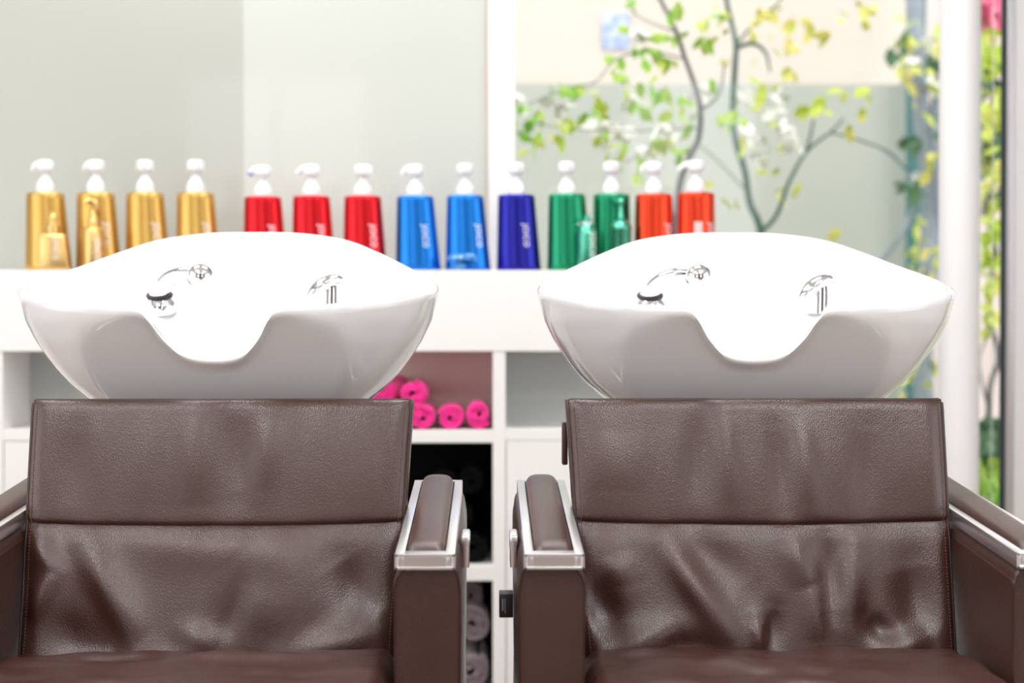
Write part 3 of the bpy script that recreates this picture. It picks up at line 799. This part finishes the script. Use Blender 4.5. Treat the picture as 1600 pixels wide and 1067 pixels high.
# grey-stemmed shrub
Y = 4.75
t = thing('garden_shrub', 'grey-stemmed shrub with hanging yellow-green leaves and pale blossoms at the window post', 'shrub')
obj('stem', stems([([(1040, 1100), (1046, 700), (1050, 430), (1060, 300), (1076, 250), (1092, 214), (1094, 168), (1085, 132), (1070, 90), (1056, 48), (1032, 0), (1000, -60)], .0125, .006),
                   ([(1094, 172), (1115, 158), (1126, 140), (1132, 100)], .005, .0025), ([(1070, 92), (1010, 80), (960, 95), (930, 128), (880, 140), (820, 165)], .003, .0015),
                   ([(1056, 50), (1005, 30), (980, 8)], .003, .0015), ([(1080, 240), (1030, 230), (975, 255)], .003, .0015), ([(1092, 200), (980, 205), (880, 200), (830, 190)], .0025, .0015)], Y, 5), 'bark_grey', t)
obj('foliage', clusters([(992, 65, 6, 10), (965, 95, 3, 6), (1048, 95, 4, 7), (1012, 85, 5, 12), (1065, 60, 3, 8), (1040, 60, 3, 8), (990, 10, 3, 8), (1060, 8, 4, 8), (865, 130, 4, 9), (888, 140, 3, 8), (835, 178, 5, 9), (812, 165, 3, 6), (824, 210, 5, 8), (845, 210, 3, 7), (878, 190, 5, 9), (873, 210, 2, 5),
                         (932, 165, 4, 9), (994, 167, 5, 8), (1038, 148, 5, 8), (1055, 160, 3, 8), (1076, 190, 3, 5), (1030, 220, 4, 9), (1058, 240, 5, 9), (985, 240, 4, 10), (1000, 265, 5, 8), (960, 255, 3, 8), (942, 215, 2, 6), (905, 135, 2, 6), (965, 115, 3, 5), (1015, 140, 3, 9), (1110, 120, 2, 6), (1095, 60, 3, 9), (1115, 30, 3, 9), (1133, 190, 3, 6), (1150, 180, 3, 8)], Y, 21, .040, .070, dy=.25), 'leaf_deep', t)
obj('young_foliage', clusters([(925, 150, 3, 12), (850, 190, 3), (890, 185, 3), (1000, 120, 3), (1090, 35, 4), (1110, 70, 3), (1040, 170, 3), (1045, 230, 3), (940, 200, 2), (1080, 300, 2), (830, 225, 2), (1125, 300, 2), (1140, 310, 3, 8), (1008, 225, 2)], Y, 22, .040, .065, dy=.25), 'leaf', t)
obj('blossoms', blooms([(815, 150), (870, 165), (935, 188), (970, 200), (1030, 195), (1052, 210), (1010, 228), (1085, 150), (1090, 140), (955, 215), (1000, 45), (985, 150)], Y, 23, .060), 'blossom', t)['label'] = 'pale blossoms'
# trunk beside the column
Y = 6.4
t = thing('garden_tree', 'bluish grey tree trunk with dark leaves just left of the round white column', 'tree')
obj('trunk', stems([([(1440, 1000), (1446, 700), (1442, 560), (1449, 440), (1452, 300), (1442, 200), (1432, 100), (1428, -20), (1425, -200)], .048, .036),
                    ([(1462, 430), (1470, 300), (1462, 180), (1475, 60), (1480, -50)], .03, .02), ([(1451, 330), (1425, 280), (1400, 250), (1380, 235)], .008, .004), ([(1380, 405), (1412, 360), (1430, 320)], .012, .012),
                    ([(1380, 405), (1340, 460), (1300, 520), (1250, 700)], .012, .02)], Y, 7), 'bark_blue', t)
obj('foliage', clusters([(1412, 60, 8, 9), (1415, 100, 10, 9), (1425, 30, 7, 9), (1455, 120, 7, 9), (1430, 130, 6, 9), (1440, 340, 8, 10), (1435, 390, 8, 10), (1445, 430, 8, 10), (1430, 170, 4, 8), (1462, 70, 7, 8), (1430, 480, 5), (1430, 560, 7), (1420, 610, 6)], Y, 31, .05, .09), 'leaf', t)
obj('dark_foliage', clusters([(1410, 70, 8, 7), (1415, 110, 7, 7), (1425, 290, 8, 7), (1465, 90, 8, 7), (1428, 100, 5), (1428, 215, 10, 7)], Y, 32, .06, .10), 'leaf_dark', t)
obj('blossoms', blooms([(1440, 80), (1450, 60), (1460, 130), (1435, 270), (1450, 265), (1425, 90)], Y, 33, .06), 'blossom', t)['label'] = 'pale blossoms'
tag(obj('downpipe', lathe(bmesh.new(), [(.045, 0), (.045, 5)], 20, (at(1431, 200, 6.9).x, 6.9, -.02)), 'dark_post'), 'dark teal pipe at the corner of the garden wall, beside the trunk', 'pipe')
# shrubs seen through the narrow strip right of the column
Y = 5.4
t = thing('flowering_shrub', 'tall yellow-green shrub with pink flowers on top, seen right of the round column', 'shrub')
obj('stem', stems([([(1550, 1000), (1545, 640), (1560, 560), (1545, 480), (1556, 380), (1535, 330), (1555, 270), (1550, 100), (1560, -50)], .012, .006),
                   ([(1545, 640), (1530, 560), (1560, 500)], .006, .004), ([(1532, 345), (1565, 290), (1600, 240)], .010, .008)], Y, 9), 'bark_grey', t)
obj('foliage', clusters([(1548, 60, 22, 14), (1545, 100, 16, 14), (1552, 150, 18, 14), (1545, 200, 18, 14), (1555, 250, 14, 14), (1545, 300, 16, 14), (1550, 350, 18, 14), (1545, 400, 18, 12), (1548, 440, 16, 12), (1540, 490, 14, 10), (1550, 520, 6, 12), (1600, 100, 24, 22), (1620, 200, 30, 26), (1620, 350, 30, 26), (1500, 100, 24, 22), (1500, 250, 24, 22), (1500, 400, 24, 20)], Y, 41, .05, .09), 'leaf', t)
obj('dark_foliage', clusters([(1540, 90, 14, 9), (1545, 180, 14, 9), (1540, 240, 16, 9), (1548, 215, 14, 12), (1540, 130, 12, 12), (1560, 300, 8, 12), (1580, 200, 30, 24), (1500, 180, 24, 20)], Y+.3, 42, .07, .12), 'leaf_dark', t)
obj('blossoms', blooms([(1540, 10), (1552, 4), (1560, 16), (1535, 20), (1548, 22), (1558, -8), (1570, 5), (1530, 0)], Y, 43, .09), 'pink_blossom', t)['label'] = 'pink flowers'
t = thing('low_bush', 'low leafy bush near the ground, dark above and bright green below, right of the column', 'bush')
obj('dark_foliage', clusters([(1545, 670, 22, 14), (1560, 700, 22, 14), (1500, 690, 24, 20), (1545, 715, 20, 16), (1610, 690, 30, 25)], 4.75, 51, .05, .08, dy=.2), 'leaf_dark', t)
obj('foliage', clusters([(1545, 750, 44, 16), (1560, 780, 40, 16), (1540, 810, 40, 20), (1500, 780, 30, 20), (1600, 770, 30, 20), (1550, 860, 60, 30)], 4.5, 52, .04, .06, dy=.2), 'leaf_deep', t)
obj('stem', stems([([(1545, 1100), (1548, 900), (1550, 700)], .012, .004)], 4.65, 2), 'bark_grey', t)
